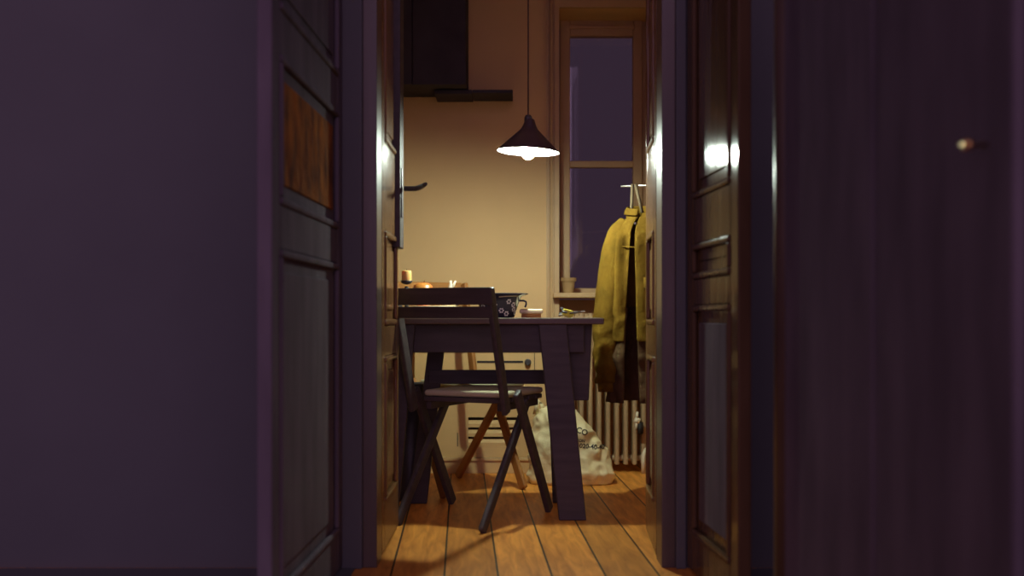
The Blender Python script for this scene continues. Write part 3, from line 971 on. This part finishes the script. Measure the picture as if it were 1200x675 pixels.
def print_on_bag(txt, size, px, py, rot):
    cu = bpy.data.curves.new('print', 'FONT')
    cu.body = txt
    cu.size = size
    cu.offset = size * 0.025
    cu.align_x = 'CENTER'
    o = bpy.data.objects.new('tmp', cu)
    C.objects.link(o)
    bpy.context.view_layer.update()
    me = bpy.data.meshes.new_from_object(o.evaluated_get(bpy.context.evaluated_depsgraph_get()))
    bpy.data.objects.remove(o)
    bm = bmesh.new()
    bm.from_mesh(me)
    bmesh.ops.triangulate(bm, faces=bm.faces[:])
    bmesh.ops.subdivide_edges(bm, edges=bm.edges[:], cuts=2)
    cx_, cz_ = PX(px, GY - 0.09) - 0.26, PZ(py, GY - 0.09)
    for v in bm.verts:
        x_ = v.co.x * math.cos(rot) - v.co.y * math.sin(rot)
        z_ = v.co.x * math.sin(rot) + v.co.y * math.cos(rot)
        o_ = Vector((cx_ + x_, -1, cz_ + z_))
        hit = bvh.ray_cast(o_, Vector((0, 1, 0)))
        yy = hit[0].y if hit[0] else -0.05
        v.co = (o_.x, yy - 0.002, o_.z)
    bm.to_mesh(me)
    bm.free()
    me.materials.clear()
    me.materials.append(M['ink'])
    ob = bpy.data.objects.new('printed_text', me)
    C.objects.link(ob)
    ob.parent = bg


print_on_bag('CO', 0.034, 681, 508, math.radians(-20))
print_on_bag('ZON', 0.018, 680, 517.5, math.radians(-8))
print_on_bag('020-40-40', 0.028, 694, 526.0, math.radians(-6))

# ------------------------------------------------------------------ wardrobe in the dark room, right
wd = empty('wardrobe', (0.80, 1.8, 0))
tag(wd, 'dark wardrobe with a small round knob at the right of the dark room', 'wardrobe')
wA, wB = (0.552, 2.30), (0.66, 1.42)
dv = Vector((wB[0] - wA[0], wB[1] - wA[1], 0))
Lw = dv.length
dn = dv.normalized()
nb = Vector((-dn.y, dn.x, 0))          # towards +x (into the body)
if nb.x < 0: nb = -nb


def wpt(u, v, z): return Vector((wA[0], wA[1], z)) + dn * u + nb * v


def wbox(mb, u0, u1, v0, v1, z0, z1):
    mb.hexa([wpt(u0, v0, z0), wpt(u1, v0, z0), wpt(u1, v1, z0), wpt(u0, v1, z0), wpt(u0, v0, z1), wpt(u1, v0, z1), wpt(u1, v1, z1), wpt(u0, v1, z1)])


loc(wd, lambda mb: wbox(mb, 0, Lw, 0.022, 0.55, 0.0, 1.95), 'carcass', M['wardrobe'], bevel=0.01)
loc(wd, lambda mb: wbox(mb, 0.03, Lw / 2 - 0.002, 0, 0.021, 0.08, 1.92), 'door', M['wardrobe'], bevel=0.008)
wdo = loc(wd, lambda mb: wbox(mb, Lw / 2 + 0.002, Lw - 0.03, 0, 0.021, 0.08, 1.92), 'door', M['wardrobe'], bevel=0.008)
loc(wd, lambda mb: mb.tube([wpt(0.012, 0.016, 0.0), wpt(0.012, 0.016, 1.95)], 0.028, 24), 'corner_post', M['post'], smooth=True)
kp = wpt(Lw * 0.9, -0.004, PZ(169, 1.5))
loc(wd, lambda mb: mb.tube([kp, kp - nb * 0.02, kp - nb * 0.026, kp - nb * 0.034], [0.003, 0.003, 0.008, 0.006], 12), 'knob', M['brass'], smooth=True)
knob = [o for o in wd.children if o.name.startswith('knob')][0]
knob.parent = wdo
knob.matrix_parent_inverse = Matrix.Identity(4)

# ------------------------------------------------------------------ night sky, plus an added purple fill glow behind the viewer to lift the darks
wld = bpy.data.worlds.new('night')
sc.world = wld
wld.use_nodes = True
nt = wld.node_tree
nt.nodes.clear()
out = nt.nodes.new('ShaderNodeOutputWorld')
bgn = nt.nodes.new('ShaderNodeBackground')
tc = nt.nodes.new('ShaderNodeTexCoord')
dot = nt.nodes.new('ShaderNodeVectorMath')
dot.operation = 'DOT_PRODUCT'
dot.inputs[1].default_value = Vector((0, -1, 0.30)).normalized()
nt.links.new(tc.outputs['Generated'], dot.inputs[0])
rp = nt.nodes.new('ShaderNodeValToRGB')
el = rp.color_ramp.elements
el[0].position, el[0].color = 0.0, (0.034, 0.020, 0.035, 1)
el[1].position, el[1].color = 1.0, (1.15, 0.71, 1.22, 1)
e2 = rp.color_ramp.elements.new(0.35)
e2.color = (0.07, 0.043, 0.075, 1)
e4 = rp.color_ramp.elements.new(0.90)
e4.color = (0.72, 0.445, 0.765, 1)
e3 = rp.color_ramp.elements.new(0.72)
e3.color = (0.30, 0.185, 0.315, 1)
nt.links.new(dot.outputs['Value'], rp.inputs['Fac'])
nt.links.new(rp.outputs['Color'], bgn.inputs['Color'])
nt.links.new(bgn.outputs[0], out.inputs['Surface'])

# ------------------------------------------------------------------ camera
cam = bpy.data.cameras.new('camera')
co = bpy.data.objects.new('camera', cam)
C.objects.link(co)
co.location = (0, 0, EYE)
co.rotation_euler = (math.radians(90), 0, 0)
cam.sensor_width = 36.0
cam.lens = 36.0 * F / 1200.0
cam.shift_y = (HOR - 337.5) / 1200.0
cam.clip_start = 0.05
cam.dof.use_dof = True
cam.dof.focus_distance = 4.5
cam.dof.aperture_fstop = 2.0
sc.camera = co

sc.view_settings.view_transform = 'Standard'
sc.view_settings.look = 'None'
sc.view_settings.exposure = 0.0
sc.view_settings.gamma = 1.0
sc.view_settings.use_curve_mapping = False
